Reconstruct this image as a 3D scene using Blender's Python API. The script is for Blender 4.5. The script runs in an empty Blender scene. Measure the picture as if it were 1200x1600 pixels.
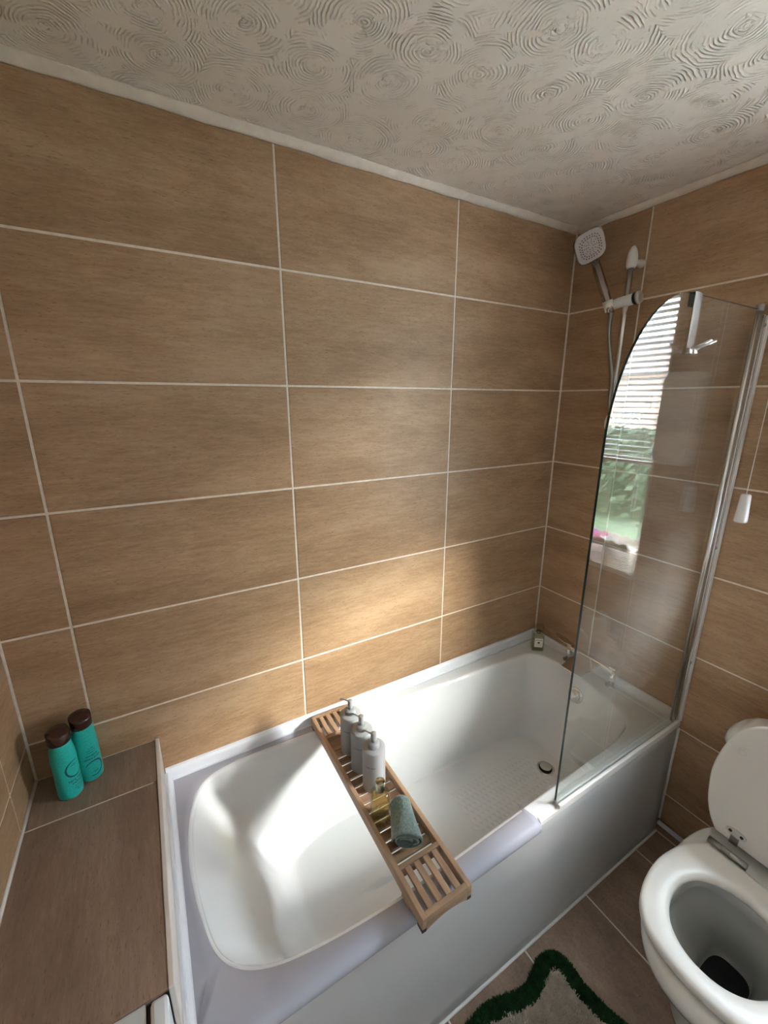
import bpy, bmesh, math, random
from mathutils import Vector, Matrix
random.seed(7)
SC = bpy.context.scene
COL = SC.collection
PI = math.pi
# ------------------------------------------------------------------ camera
cam = bpy.data.cameras.new('camera'); camo = bpy.data.objects.new('camera', cam); COL.objects.link(camo)
camo.location = (-0.3798, -1.2159, 1.6432)
camo.rotation_euler = (1.3092, -0.0006, -0.5225)
cam.sensor_fit = 'HORIZONTAL'; cam.sensor_width = 36; cam.lens = 36*647.6/1200; cam.clip_start = 0.01
SC.camera = camo
# ------------------------------------------------------------------ light
SC.view_settings.view_transform = 'Standard'; SC.view_settings.look = 'None'
SC.view_settings.gamma = 1; SC.view_settings.use_curve_mapping = False
SC.view_settings.exposure = 0.80
SC.cycles.transparent_max_bounces = 24; SC.cycles.transmission_bounces = 12; SC.cycles.max_bounces = 14; SC.cycles.diffuse_bounces = 6
W = bpy.data.worlds.new('daylight'); SC.world = W; W.use_nodes = True
bg = W.node_tree.nodes['Background']; bg.inputs[0].default_value = (0.74, 0.875, 1.0, 1); bg.inputs[1].default_value = 33.0
sun = bpy.data.lights.new('hazy_sun', 'SUN'); sun.energy = 92; sun.angle = math.radians(34); sun.color = (1.0, 0.97, 0.94)
suno = bpy.data.objects.new('hazy_sun', sun); COL.objects.link(suno); suno.location = (4, -2, 4)
suno.rotation_euler = Vector((-1.0, 1.27, -0.78)).to_track_quat('-Z', 'Y').to_euler()
pl = bpy.data.lights.new('window_daylight_portal', 'AREA'); pl.shape = 'RECTANGLE'; pl.size = 0.56; pl.size_y = 1.12
plo = bpy.data.objects.new('window_daylight_portal', pl); COL.objects.link(plo)
plo.location = (1.37, -1.165, 1.545); plo.rotation_euler = Vector((-1, 0, 0)).to_track_quat('-Z', 'Z').to_euler()
pl.cycles.is_portal = True
rl = bpy.data.lights.new('fill_light', 'POINT'); rl.energy = 0.6; rl.shadow_soft_size = 0.12; rl.color = (1, .93, .85)  # weak unseen fill light, added to lift the room; no lamp hangs there
rlo = bpy.data.objects.new('fill_light', rl); COL.objects.link(rlo); rlo.location = (0.1, -1.55, 2.1)
# ------------------------------------------------------------------ materials
def mat(name, col, rough=0.5, metal=0.0, **k):
    m = bpy.data.materials.new(name); m.use_nodes = True
    b = m.node_tree.nodes['Principled BSDF']
    b.inputs['Base Color'].default_value = (*col, 1); b.inputs['Roughness'].default_value = rough; b.inputs['Metallic'].default_value = metal
    for n, v in k.items(): b.inputs[n.replace('_', ' ')].default_value = v
    return m
def nd(m, t, **k):
    n = m.node_tree.nodes.new(t)
    for a, v in k.items(): setattr(n, a, v)
    return n
def lk(m, a, b): m.node_tree.links.new(a, b)
def ramp(m, fac, stops):
    r = nd(m, 'ShaderNodeValToRGB'); lk(m, fac, r.inputs[0]); e = r.color_ramp.elements
    while len(e) < len(stops): e.new(0.5)
    for i, (p, c) in enumerate(stops): e[i].position = p; e[i].color = (*c, 1)
    return r.outputs[0]
def math_(m, op, a, b=None, clamp=False):
    n = nd(m, 'ShaderNodeMath', operation=op); n.use_clamp = clamp
    for i, v in enumerate((a, b)):
        if v is None: continue
        if isinstance(v, (int, float)): n.inputs[i].default_value = v
        else: lk(m, v, n.inputs[i])
    return n.outputs[0]
def noise(m, vec, scale, detail=4, rough=.55):
    n = nd(m, 'ShaderNodeTexNoise'); n.inputs['Scale'].default_value = scale; n.inputs['Detail'].default_value = detail; n.inputs['Roughness'].default_value = rough
    lk(m, vec, n.inputs['Vector']); return n.outputs['Fac']
def bump(m, h, strength, dist):
    b = nd(m, 'ShaderNodeBump'); b.inputs['Strength'].default_value = strength; b.inputs['Distance'].default_value = dist
    lk(m, h, b.inputs['Height']); lk(m, b.outputs[0], m.node_tree.nodes['Principled BSDF'].inputs['Normal'])
def noisy(m, scale, stops, bs=0.0, bd=.001, stretch=(1, 1, 1), detail=4):
    tc = nd(m, 'ShaderNodeTexCoord'); mp = nd(m, 'ShaderNodeMapping'); mp.inputs['Scale'].default_value = stretch
    lk(m, tc.outputs['Object'], mp.inputs[0]); f = noise(m, mp.outputs[0], scale, detail)
    lk(m, ramp(m, f, stops), m.node_tree.nodes['Principled BSDF'].inputs['Base Color'])
    if bs: bump(m, f, bs, bd)
    return m
def stone(name, dark, mid, light, rough=.48, sx=2.5, sy=26):
    m = mat(name, mid, rough, Specular_IOR_Level=.35)
    tc = nd(m, 'ShaderNodeTexCoord'); oi = nd(m, 'ShaderNodeObjectInfo')
    off = nd(m, 'ShaderNodeVectorMath', operation='SCALE'); off.inputs[3].default_value = 37.0
    comb = nd(m, 'ShaderNodeCombineXYZ')
    for i in range(3): lk(m, oi.outputs['Random'], comb.inputs[i])
    lk(m, comb.outputs[0], off.inputs[0])
    add = nd(m, 'ShaderNodeVectorMath', operation='ADD'); lk(m, tc.outputs['Object'], add.inputs[0]); lk(m, off.outputs[0], add.inputs[1])
    def mp(s):
        n = nd(m, 'ShaderNodeMapping'); n.inputs['Scale'].default_value = s; lk(m, add.outputs[0], n.inputs[0]); return n.outputs[0]
    broad = noise(m, mp((sx, sy*.35, sx)), 1.0, 5, .6)
    fine = noise(m, mp((sx*7, sy*4, sx*7)), 1.0, 6, .7)
    speck = noise(m, mp((90, 260, 90)), 1.0, 3, .6)
    s1 = math_(m, 'MULTIPLY', broad, .50); s2 = math_(m, 'MULTIPLY', fine, .34); s3 = math_(m, 'MULTIPLY', speck, .16)
    f = math_(m, 'ADD', math_(m, 'ADD', s1, s2), s3)
    f = math_(m, 'ADD', f, math_(m, 'MULTIPLY', math_(m, 'SUBTRACT', oi.outputs['Random'], .5), .03))
    c = ramp(m, f, [(.38, dark), (.5, mid), (.61, light)])
    # pores: sparse dark flecks drawn out along the grain
    p = noise(m, mp((70, 330, 70)), 1.0, 2, .5)
    pf = math_(m, 'MULTIPLY', math_(m, 'LESS_THAN', p, .335), .45)
    mx = nd(m, 'ShaderNodeMix', data_type='RGBA'); lk(m, pf, mx.inputs[0]); lk(m, c, mx.inputs[6]); mx.inputs[7].default_value = (dark[0]*.5, dark[1]*.5, dark[2]*.5, 1)
    lk(m, mx.outputs[2], m.node_tree.nodes['Principled BSDF'].inputs['Base Color'])
    bump(m, math_(m, 'ADD', f, math_(m, 'MULTIPLY', pf, -.3)), .25, .0012)
    return m
M = {}
M['tile'] = stone('wall_tile_stone', (.252, .147, .074), (.350, .214, .118), (.432, .282, .168))
M['ledge_tile'] = stone('ledge_tile_stone', (.20, .13, .092), (.26, .175, .125), (.33, .23, .17), .4)
M['floor_tile'] = stone('floor_tile_stone', (.19, .125, .09), (.26, .175, .125), (.34, .235, .17), .42, 12, 14)
M['grout'] = noisy(mat('grout', (.72, .62, .52), .8), 60, [(.3, (.66, .57, .48)), (.7, (.80, .71, .62))], .3)
M['ceiling'] = mat('textured_ceiling_paint', (.88, .80, .71), .55)
M['coving'] = noisy(mat('coving_paint', (.7, .63, .56), .5), 30, [(.3, (.74, .64, .54)), (.7, (.84, .75, .65))], .4, .003)
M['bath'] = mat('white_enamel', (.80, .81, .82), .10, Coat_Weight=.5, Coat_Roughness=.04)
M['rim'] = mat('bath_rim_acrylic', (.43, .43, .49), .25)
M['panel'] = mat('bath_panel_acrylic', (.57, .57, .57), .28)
M['trimw'] = mat('white_sealing_strip', (.80, .81, .86), .25)
M['cream'] = mat('cream_edge_trim', (.78, .70, .64), .4)
M['silicone'] = mat('silicone', (.80, .78, .75), .4)
M['chrome'] = mat('chrome', (.78, .77, .75), .09, 1.0)
M['brushed'] = mat('brushed_steel', (.62, .60, .57), .28, 1.0)
M['satin'] = mat('satin_aluminium', (.80, .79, .77), .22, 1.0)
M['strap'] = mat('polished_strap', (.62, .60, .57), .12, 1.0)
M['chrome_dimmed'] = mat('chrome_dark_reflections', (.38, .34, .32), .1, 1.0)  # chrome darkened by colour to stand in for a darker mirrored room
M['dark'] = mat('black_rubber_and_gap_shade', (.012, .012, .014), .5)  # rubber parts, and painted-in shade of gaps, slots and holes
M['hole'] = mat('nozzle_rubber', (.05, .045, .045), .6)
M['whiteplastic'] = mat('white_plastic', (.76, .72, .68), .35)
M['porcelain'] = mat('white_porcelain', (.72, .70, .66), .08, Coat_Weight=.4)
M['bowl'] = mat('porcelain_bowl_shade', (.52, .51, .48), .12)  # pan porcelain darkened, shade of the bowl put into the colour
M['seat'] = mat('painted_toilet_seat', (.74, .70, .65), .3)
M['steelgrey'] = mat('worn_nickel', (.36, .34, .31), .3, 1.0)
M['wood'] = noisy(mat('bamboo', (.5, .3, .17), .45), 3, [(.3, (.27, .165, .10)), (.5, (.37, .235, .145)), (.7, (.46, .30, .19))], .15, .0006, (18, 2.5, 18), 6)
M['woodx'] = noisy(mat('bamboo_cross', (.5, .3, .17), .45), 3, [(.3, (.24, .145, .09)), (.5, (.33, .21, .13)), (.7, (.42, .27, .17))], .15, .0006, (2.5, 18, 18), 6)
M['pump'] = mat('matt_grey_plastic', (.33, .33, .33), .45)
M['print'] = mat('grey_print', (.13, .125, .12), .5)
M['teal'] = noisy(mat('teal_plastic', (.01, .40, .34), .33), 300, [(.35, (.012, .36, .31)), (.65, (.022, .47, .41))])
M['brown'] = mat('brown_cap_plastic', (.038, .012, .008), .2)
M['tealprint'] = mat('dark_teal_print', (.004, .07, .075), .5)
M['label'] = mat('cream_label', (.80, .77, .68), .6)
M['black'] = mat('black_ink', (.01, .01, .01), .5)
M['blind'] = mat('blind_slat', (.62, .63, .64), .35, Transmission_Weight=0)
M['frame'] = mat('window_frame_plastic', (.82, .83, .84), .3)
M['paint'] = mat('wall_paint', (.72, .70, .68), .6)
M['green'] = noisy(mat('green_tuft', (.01, .06, .012), .9), 60, [(.3, (.004, .028, .006)), (.7, (.014, .085, .016))])
M['creampile'] = noisy(mat('cream_tuft', (.62, .55, .46), .95), 50, [(.3, (.52, .45, .37)), (.7, (.72, .64, .55))])
M['lawn'] = noisy(mat('lawn', (.1, .3, .08), .9), 4, [(.3, (.045, .075, .035)), (.7, (.085, .125, .06))])
M['hedge'] = noisy(mat('hedge', (.1, .2, .08), .9), 6, [(.3, (.03, .05, .022)), (.7, (.07, .095, .05))])
M['house'] = mat('rendered_house_wall', (.62, .42, .32), .8)
M['wicker'] = mat('white_wicker', (.74, .70, .64), .6)
M['paper'] = mat('tissue_paper', (.78, .76, .73), .9)
M['purple'] = mat('purple_petals', (.38, .12, .48), .7)
M['pink'] = mat('pink_petals', (.75, .22, .42), .7)
M['cup'] = mat('white_ceramic', (.8, .8, .8), .2)
def cloth(name, a, b):
    m = mat(name, a, .95, Sheen_Weight=.4)
    return noisy(m, 160, [(.3, a), (.7, b)], .6, .002)
M['cloth'] = cloth('sage_cloth', (.095, .135, .12), (.19, .25, .225))
M['clothshade'] = cloth('sage_cloth_shade', (.022, .06, .062), (.05, .10, .098))  # darker copy of the cloth, paints the shade inside the roll
def pane(name, tint, rough=0.0, ior=1.5, haze=0.0):
    m = bpy.data.materials.new(name); m.use_nodes = True; nt = m.node_tree; nt.nodes.remove(nt.nodes['Principled BSDF'])
    out = [n for n in nt.nodes if n.type == 'OUTPUT_MATERIAL'][0]
    t = nd(m, 'ShaderNodeBsdfTransparent'); t.inputs[0].default_value = (*tint, 1)
    g = nd(m, 'ShaderNodeBsdfGlossy'); g.inputs['Roughness'].default_value = rough
    ge = nd(m, 'ShaderNodeNewGeometry'); i = nd(m, 'ShaderNodeMix'); lk(m, ge.outputs['Backfacing'], i.inputs[0])
    i.inputs[2].default_value = ior; i.inputs[3].default_value = 1/ior
    fr = nd(m, 'ShaderNodeFresnel'); lk(m, i.outputs[0], fr.inputs[0])
    mx = nd(m, 'ShaderNodeMixShader'); lk(m, fr.outputs[0], mx.inputs[0]); lk(m, t.outputs[0], mx.inputs[1]); lk(m, g.outputs[0], mx.inputs[2])
    last = mx.outputs[0]
    if haze:
        tc = nd(m, 'ShaderNodeTexCoord'); f = noise(m, tc.outputs['Object'], 9, 5, .65); s_ = noise(m, tc.outputs['Object'], 240, 1)
        fac = math_(m, 'ADD', math_(m, 'MULTIPLY', f, haze*2), math_(m, 'MULTIPLY', math_(m, 'GREATER_THAN', s_, .73), haze*2.5))
        df = nd(m, 'ShaderNodeBsdfDiffuse'); df.inputs[0].default_value = (.8, .8, .8, 1); tr_ = nd(m, 'ShaderNodeBsdfTranslucent'); tr_.inputs[0].default_value = (.8, .8, .8, 1)
        m1 = nd(m, 'ShaderNodeMixShader'); lk(m, df.outputs[0], m1.inputs[1]); lk(m, tr_.outputs[0], m1.inputs[2])
        m2 = nd(m, 'ShaderNodeMixShader'); lk(m, fac, m2.inputs[0]); lk(m, last, m2.inputs[1]); lk(m, m1.outputs[0], m2.inputs[2]); last = m2.outputs[0]
    lk(m, last, out.inputs[0]); return m
M['glass'] = pane('shower_glass', (.965, .985, .972), haze=.016)
M['wglass'] = pane('window_glass', (.98, .99, .985))
M['clearplastic'] = pane('clear_bottle_wall', (.90, .90, .84), .03, 1.45)
M['oil'] = pane('golden_oil', (.93, .885, .68), .0, 1.3)
M['scent'] = pane('pale_perfume', (.90, .89, .74), .0, 1.3)
M['glassedge'] = mat('green_glass_edge', (.012, .035, .032), .2)
M['glassbottom'] = mat('pale_glass_edge', (.45, .60, .56), .2)
M['sealgrey'] = mat('clear_grey_seal', (.50, .52, .50), .3)
M['goldcap'] = mat('champagne_cap', (.56, .50, .36), .18, 1.0)
M['water'] = mat('toilet_water', (.02, .02, .022), .03)
# textured ceiling: overlapping combed swirls as fine relief
def ceiling_relief(m):
    tc = nd(m, 'ShaderNodeTexCoord')
    nz = nd(m, 'ShaderNodeTexNoise'); nz.inputs['Scale'].default_value = 9; nz.inputs['Detail'].default_value = 3; lk(m, tc.outputs['Object'], nz.inputs['Vector'])
    sub = nd(m, 'ShaderNodeVectorMath', operation='SUBTRACT'); lk(m, nz.outputs['Color'], sub.inputs[0]); sub.inputs[1].default_value = (.5, .5, .5)
    sc = nd(m, 'ShaderNodeVectorMath', operation='SCALE'); lk(m, sub.outputs[0], sc.inputs[0]); sc.inputs[3].default_value = .035
    ad = nd(m, 'ShaderNodeVectorMath', operation='ADD'); lk(m, tc.outputs['Object'], ad.inputs[0]); lk(m, sc.outputs[0], ad.inputs[1])
    v = nd(m, 'ShaderNodeTexVoronoi', voronoi_dimensions='2D', feature='F1'); v.inputs['Scale'].default_value = 6.6; v.inputs['Randomness'].default_value = .45
    lk(m, ad.outputs[0], v.inputs['Vector'])
    d = v.outputs['Distance']
    wander = math_(m, 'MULTIPLY', noise(m, tc.outputs['Object'], 22, 3), 4.5)
    w = math_(m, 'SINE', math_(m, 'ADD', math_(m, 'MULTIPLY', d, 66), wander))
    ridge = math_(m, 'POWER', math_(m, 'ABSOLUTE', w), 4.0)
    cut = noise(m, tc.outputs['Object'], 26, 3)
    cutr = math_(m, 'MULTIPLY', math_(m, 'SUBTRACT', cut, .45), 6, True)
    strokes = math_(m, 'MULTIPLY', math_(m, 'MULTIPLY', ridge, cutr), .55)
    blob = noise(m, tc.outputs['Object'], 75, 2)
    near = math_(m, 'SUBTRACT', 1.0, math_(m, 'MULTIPLY', d, 3.4), True)
    lumps = math_(m, 'MULTIPLY', math_(m, 'MULTIPLY', math_(m, 'SUBTRACT', blob, .55), 6, True), near)
    fine = math_(m, 'MULTIPLY', noise(m, tc.outputs['Object'], 260, 2), .12)
    h = math_(m, 'ADD', math_(m, 'ADD', strokes, lumps), fine)
    bump(m, h, 1.0, .0056)
ceiling_relief(M['ceiling'])
# slight grime in silicone etc. stays uniform
# ------------------------------------------------------------------ helpers
def link(name, me, m=None, parent=None, smooth=False, loc=None, rot=None):
    o = bpy.data.objects.new(name, me); COL.objects.link(o)
    if m is not None and len(me.materials) == 0: me.materials.append(m)
    if parent is not None: o.parent = parent
    if loc is not None: o.location = loc
    if rot is not None: o.rotation_euler = rot
    if smooth:
        for p in me.polygons: p.use_smooth = True
    return o
def tag(o, label=None, cat=None, group=None, kind=None):
    if label: o['label'] = label
    if cat: o['category'] = cat
    if group: o['group'] = group
    if kind: o['kind'] = kind
    return o
def empty(name, loc, label, cat, group=None, rz=0):
    o = bpy.data.objects.new(name, None); COL.objects.link(o); o.location = loc; o.rotation_euler = (0, 0, rz); o.empty_display_size = .02
    return tag(o, label, cat, group)
class MB:
    def __init__(s): s.v = []; s.f = []; s.sm = []; s.mi = []
    def add(s, vs, fs, smooth=False, mi=0):
        n = len(s.v); s.v += [tuple(v) for v in vs]; s.f += [tuple(i+n for i in f) for f in fs]; s.sm += [smooth]*len(fs); s.mi += [mi]*len(fs); return s
    def box(s, lo, hi, b=0.0, T=None, mi=0):
        cx = [(lo[i]+hi[i])/2 for i in range(3)]; h = [(hi[i]-lo[i])/2 for i in range(3)]
        b = min(b, min(h)*.9)
        if b <= 0:
            vs = [(cx[0]+x*h[0], cx[1]+y*h[1], cx[2]+z*h[2]) for x in (-1, 1) for y in (-1, 1) for z in (-1, 1)]
            fs = [(0, 1, 3, 2), (4, 6, 7, 5), (0, 4, 5, 1), (2, 3, 7, 6), (0, 2, 6, 4), (1, 5, 7, 3)]
        else:
            bm = bmesh.new(); bmesh.ops.create_cube(bm, size=1)
            for v in bm.verts: v.co = Vector((v.co.x*2*h[0]+cx[0], v.co.y*2*h[1]+cx[1], v.co.z*2*h[2]+cx[2]))
            bmesh.ops.bevel(bm, geom=list(bm.edges), offset=b, segments=2 if b > .0025 else 1, affect='EDGES', profile=.5)
            bm.verts.index_update(); vs = [v.co.copy() for v in bm.verts]; fs = [[v.index for v in f.verts] for f in bm.faces]; bm.free()
        if T is not None: vs = [T @ Vector(v) for v in vs]
        return s.add(vs, fs, False, mi)
    def rings(s, rings, cap0=True, cap1=True, smooth=True, closed=True, mi=0, T=None):
        n = len(rings[0]); vs = [p for r in rings for p in r]; fs = []
        if T is not None: vs = [T @ Vector(v) for v in vs]
        for i in range(len(rings)-1):
            for j in range(n if closed else n-1):
                k = (j+1) % n; fs.append((i*n+j, i*n+k, (i+1)*n+k, (i+1)*n+j))
        s.add(vs, fs, smooth, mi)
        base = len(s.v)-len(vs)
        if cap0: s.f.append(tuple(base+j for j in reversed(range(n)))); s.sm.append(False); s.mi.append(mi)
        if cap1: s.f.append(tuple(base+(len(rings)-1)*n+j for j in range(n))); s.sm.append(False); s.mi.append(mi)
        return s
    def lathe(s, prof, n=32, c=(0, 0, 0), T=None, mi=0, cap0=True, cap1=True, sx=1, sy=1, flute=None):
        R = []
        for r, z in prof:
            ring = []
            for j in range(n):
                a = 2*PI*j/n; rr = r*(1 if flute is None else flute(a, z))
                ring.append((c[0]+rr*math.cos(a)*sx, c[1]+rr*math.sin(a)*sy, c[2]+z))
            R.append(ring)
        return s.rings(R, cap0, cap1, True, True, mi, T)
    def tube(s, path, r, n=12, mi=0, cap=True):
        P = [Vector(p) for p in path]; R = []; up = None
        for i, p in enumerate(P):
            t = (P[min(i+1, len(P)-1)]-P[max(i-1, 0)]).normalized()
            if up is None: up = Vector((0, 0, 1)) if abs(t.z) < .9 else Vector((1, 0, 0))
            a = up.cross(t)
            if a.length < 1e-5: a = Vector((1, 0, 0)).cross(t)
            a.normalize(); b = t.cross(a).normalized(); up = b
            rr = r[i] if isinstance(r, (list, tuple)) else r
            R.append([tuple(p+a*rr*math.cos(2*PI*j/n)+b*rr*math.sin(2*PI*j/n)) for j in range(n)])
        return s.rings(R, cap, cap, True, True, mi)
    def mesh(s, name):
        me = bpy.data.meshes.new(name); me.from_pydata(s.v, [], s.f); me.polygons.foreach_set('use_smooth', s.sm); me.polygons.foreach_set('material_index', s.mi)
        me.update()
        bm = bmesh.new(); bm.from_mesh(me); bmesh.ops.recalc_face_normals(bm, faces=bm.faces); bm.to_mesh(me); bm.free()
        return me
    def build(s, name, m, parent=None, loc=None, rot=None):
        me = s.mesh(name)
        for x in (m if isinstance(m, (list, tuple)) else [m]): me.materials.append(x)
        return link(name, me, None, parent, False, loc, rot)
def struct(mb, name, m, parent=None):
    o = mb.build(name, m, parent)
    if parent is None: o['kind'] = 'structure'
    return o
def local(parent, p): return Vector(p)-parent.location
def cr(points, n_per):                       # closed Catmull-Rom
    out = []; N = len(points)
    for i in range(N):
        p0, p1, p2, p3 = [Vector(points[(i+k-1) % N]) for k in range(4)]
        for j in range(n_per):
            t = j/n_per
            out.append(.5*((2*p1)+(-p0+p2)*t+(2*p0-5*p1+4*p2-p3)*t*t+(-p0+3*p1-3*p2+p3)*t**3))
    return out
def cro(points, n_per):                      # open Catmull-Rom
    P = [Vector(p) for p in points]; P = [2*P[0]-P[1]]+P+[2*P[-1]-P[-2]]; out = []
    for i in range(1, len(P)-2):
        p0, p1, p2, p3 = P[i-1:i+3]
        for j in range(n_per):
            t = j/n_per
            out.append(.5*((2*p1)+(-p0+p2)*t+(2*p0-5*p1+4*p2-p3)*t*t+(-p0+3*p1-3*p2+p3)*t**3))
    out.append(P[-2]); return out
def text_mesh(body, size, align='CENTER'):
    c = bpy.data.curves.new('t', 'FONT'); c.body = body; c.size = size; c.align_x = align; c.align_y = 'CENTER'; c.resolution_u = 2; c.offset = size*.022
    o = bpy.data.objects.new('t', c); COL.objects.link(o); dg = bpy.context.evaluated_depsgraph_get(); dg.update()
    me = bpy.data.meshes.new_from_object(o.evaluated_get(dg)); bpy.data.objects.remove(o); bpy.data.curves.remove(c)
    bm = bmesh.new(); bm.from_mesh(me); bmesh.ops.triangulate(bm, faces=bm.faces); bm.to_mesh(me); bm.free(); return me
def wrap(me, r, a0, z0, rot=0.0, sub=True):       # bend flat print around a vertical cylinder
    for v in me.vertices:
        x, y = v.co.x, v.co.y
        x, y = x*math.cos(rot)-y*math.sin(rot), x*math.sin(rot)+y*math.cos(rot)
        a = a0+x/r; v.co = (r*math.cos(a), r*math.sin(a), z0+y)
    return me
def join_meshes(mes, name, m, parent):
    mb = MB()
    for me in mes: mb.add([v.co.copy() for v in me.vertices], [tuple(p.vertices) for p in me.polygons])
    me = bpy.data.meshes.new(name); me.from_pydata(mb.v, [], mb.f); me.materials.append(m)
    return link(name, me, None, parent)
# ------------------------------------------------------------------ room
XL, XR, YF, ZC = -0.7407, 1.1862, -2.0, 2.2835
G = .0016       # tiles stand this far proud of the grout
WY0, WY1, WZ0, WZ1 = -0.885, -1.44, 0.985, 2.10      # window opening (y from, y to, z from, z to)
wall_back = struct(MB().box((XL-.12, G, -.02), (XR+.12, .12, ZC+.02)), 'wall_back', M['grout'])
wall_left = struct(MB().box((XL-.12, YF, -.02), (XL-G, G, ZC+.02)), 'wall_left', M['grout'])
wall_front = struct(MB().box((XL-.12, YF-.12, -.02), (XR+.12, YF-G, ZC+.02)), 'wall_front', M['paint'])
x0, x1 = XR+G, XR+.22
wr = MB().box((x0, WY0, -.02), (x1, G, ZC+.02)).box((x0, YF, -.02), (x1, WY1, ZC+.02)).box((x0, WY1, -.02), (x1, WY0, WZ0)).box((x0, WY1, WZ1), (x1, WY0, ZC+.02))
wall_right = struct(wr, 'wall_right', M['grout'])
floor = struct(MB().box((XL-.1, YF-.1, -.10), (XR+.2, .1, -G)), 'floor', M['grout'])
ceiling = struct(MB().box((XL-.1, YF-.1, ZC), (XR+.2, .1, ZC+.1)), 'ceiling', M['ceiling'])
tile_cache = {}
def tile_mesh(w, h, m):
    k = (round(w, 4), round(h, 4), m.name)
    if k not in tile_cache:
        me = MB().box((-w/2, -h/2, -.007), (w/2, h/2, 0), .0008).mesh('tile'); me.materials.append(m); tile_cache[k] = me
    return tile_cache[k]
def tiles(parent, us, vs, place, m, hole=None, gap=.0058):
    for i in range(len(us)-1):
        for j in range(len(vs)-1):
            u0, u1, v0, v1 = us[i], us[i+1], vs[j], vs[j+1]
            rects = [(u0, u1, v0, v1)]
            if hole:
                hu0, hu1, hv0, hv1 = hole; out = []
                for (a, b, c, d) in rects:
                    if b <= hu0+1e-4 or a >= hu1-1e-4 or d <= hv0+1e-4 or c >= hv1-1e-4: out.append((a, b, c, d)); continue
                    if a < hu0-1e-3: out.append((a, hu0, c, d))
                    if b > hu1+1e-3: out.append((hu1, b, c, d))
                    if c < hv0-1e-3: out.append((max(a, hu0), min(b, hu1), c, hv0))
                    if d > hv1+1e-3: out.append((max(a, hu0), min(b, hu1), hv1, d))
                rects = out
            for (a, b, c, d) in rects:
                w, h = b-a-gap, d-c-gap
                if w < .01 or h < .01: continue
                loc, R = place((a+b)/2, (c+d)/2)
                o = link('tile', tile_mesh(w, h, m), None, parent); o.matrix_world = Matrix.Translation(loc) @ R
rows = [0, .185, .485, .785, 1.085, 1.385, 1.685, 1.985, ZC]
Rb = Matrix(((1, 0, 0), (0, 0, -1), (0, 1, 0))).to_4x4()             # back wall: local x->x, y->z, normal -> -y
Rr = Matrix(((0, 0, -1), (-1, 0, 0), (0, 1, 0))).to_4x4()            # right wall: local x -> -y, y->z, normal -> -x
Rl = Matrix(((0, 0, 1), (1, 0, 0), (0, 1, 0))).to_4x4()
Rf = Matrix(((-1, 0, 0), (0, 0, 1), (0, 1, 0))).to_4x4()
tiles(wall_back, [XL, -.5988, 0, .5988, XR], rows, lambda u, v: ((u, 0, v), Rb), M['tile'])
tiles(wall_right, [YF, -1.485, -.885, -.2852, 0], rows, lambda u, v: ((XR, u, v), Rr), M['tile'], (WY1, WY0, WZ0, WZ1))
tiles(wall_left, [-.86, -.758, -.1578, 0], rows, lambda u, v: ((XL, u, v), Rl), M['tile'])
bounce_door = struct(MB().box((XL-G, -1.86, .004), (XL+.030, -.93, 2.02), .003), 'bounce_door_1', M['frame'])  # unseen white door, added to bounce window light to the right wall
for a_, b_ in ((.16, .92), (1.06, 1.88)):
    for c_, d_ in ((-1.80, -1.43), (-1.36, -.99)): MB().box((XL+.029, c_, a_), (XL+.036, d_, b_), .003).build('bounce_door_panel', M['frame'], bounce_door)
MB().tube([(XL+.03, -1.02, 1.02), (XL+.075, -1.02, 1.02), (XL+.078, -1.13, 1.02)], .009, 10).build('bounce_door_handle', M['satin'], bounce_door)
struct(MB().box((XL-G, -.93, 0), (XL+.016, -.862, 2.09), .003).box((XL-G, -1.93, 0), (XL+.016, -1.862, 2.09), .003).box((XL-G, -1.862, 2.022), (XL+.016, -.93, 2.09), .003), 'trim_11', M['frame'])  # casing round the added bounce door
tiles(wall_left, [YF, -1.932], rows, lambda u, v: ((XL, u, v), Rl), M['tile'])
tiles(wall_left, [-1.93, -.862], [2.092, ZC], lambda u, v: ((XL, u, v), Rl), M['tile'])
Rz = Matrix.Identity(4)
tiles(floor, [XL]+[.4437+.3*k for k in (-3, -2, -1, 0, 1, 2)]+[XR], [YF, -1.86, -1.26, -.64], lambda u, v: ((u, v, 0), Rz), M['floor_tile'])
# painted bead between ceiling and tiles
def strip(name, a, b, outv, r=.017):
    a, b, outv = Vector(a), Vector(b), Vector(outv); R = []
    n = 30
    for i in range(n+1):
        p = a.lerp(b, i/n); q = r*(1+.07*math.sin(i*2.3)+.05*math.sin(i*5.1))
        R.append([p, p+Vector((0, 0, -q)), p+Vector((0, 0, -q))+outv*q*.35, p+outv*q*.75+Vector((0, 0, -q*.55)), p+outv*q*1.15+Vector((0, 0, -q*.15)), p+outv*q*1.3])
    return struct(MB().rings(R, smooth=True), name, M['coving'])
strip('trim_1', (XL, 0, ZC), (XR, 0, ZC), (0, -1, 0))
strip('trim_2', (XR, 0, ZC), (XR, YF, ZC), (-1, 0, 0))
strip('trim_3', (XL, 0, ZC), (XL, YF, ZC), (1, 0, 0))
# silicone in the vertical corner and wall foot lines
struct(MB().tube([(XR-.001, -.001, .56), (XR-.001, -.001, ZC)], .0042, 8), 'trim_4', M['grout'])
struct(MB().tube([(XL+.001, -.001, .675), (XL+.001, -.001, ZC)], .0042, 8), 'trim_5', M['grout'])
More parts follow.
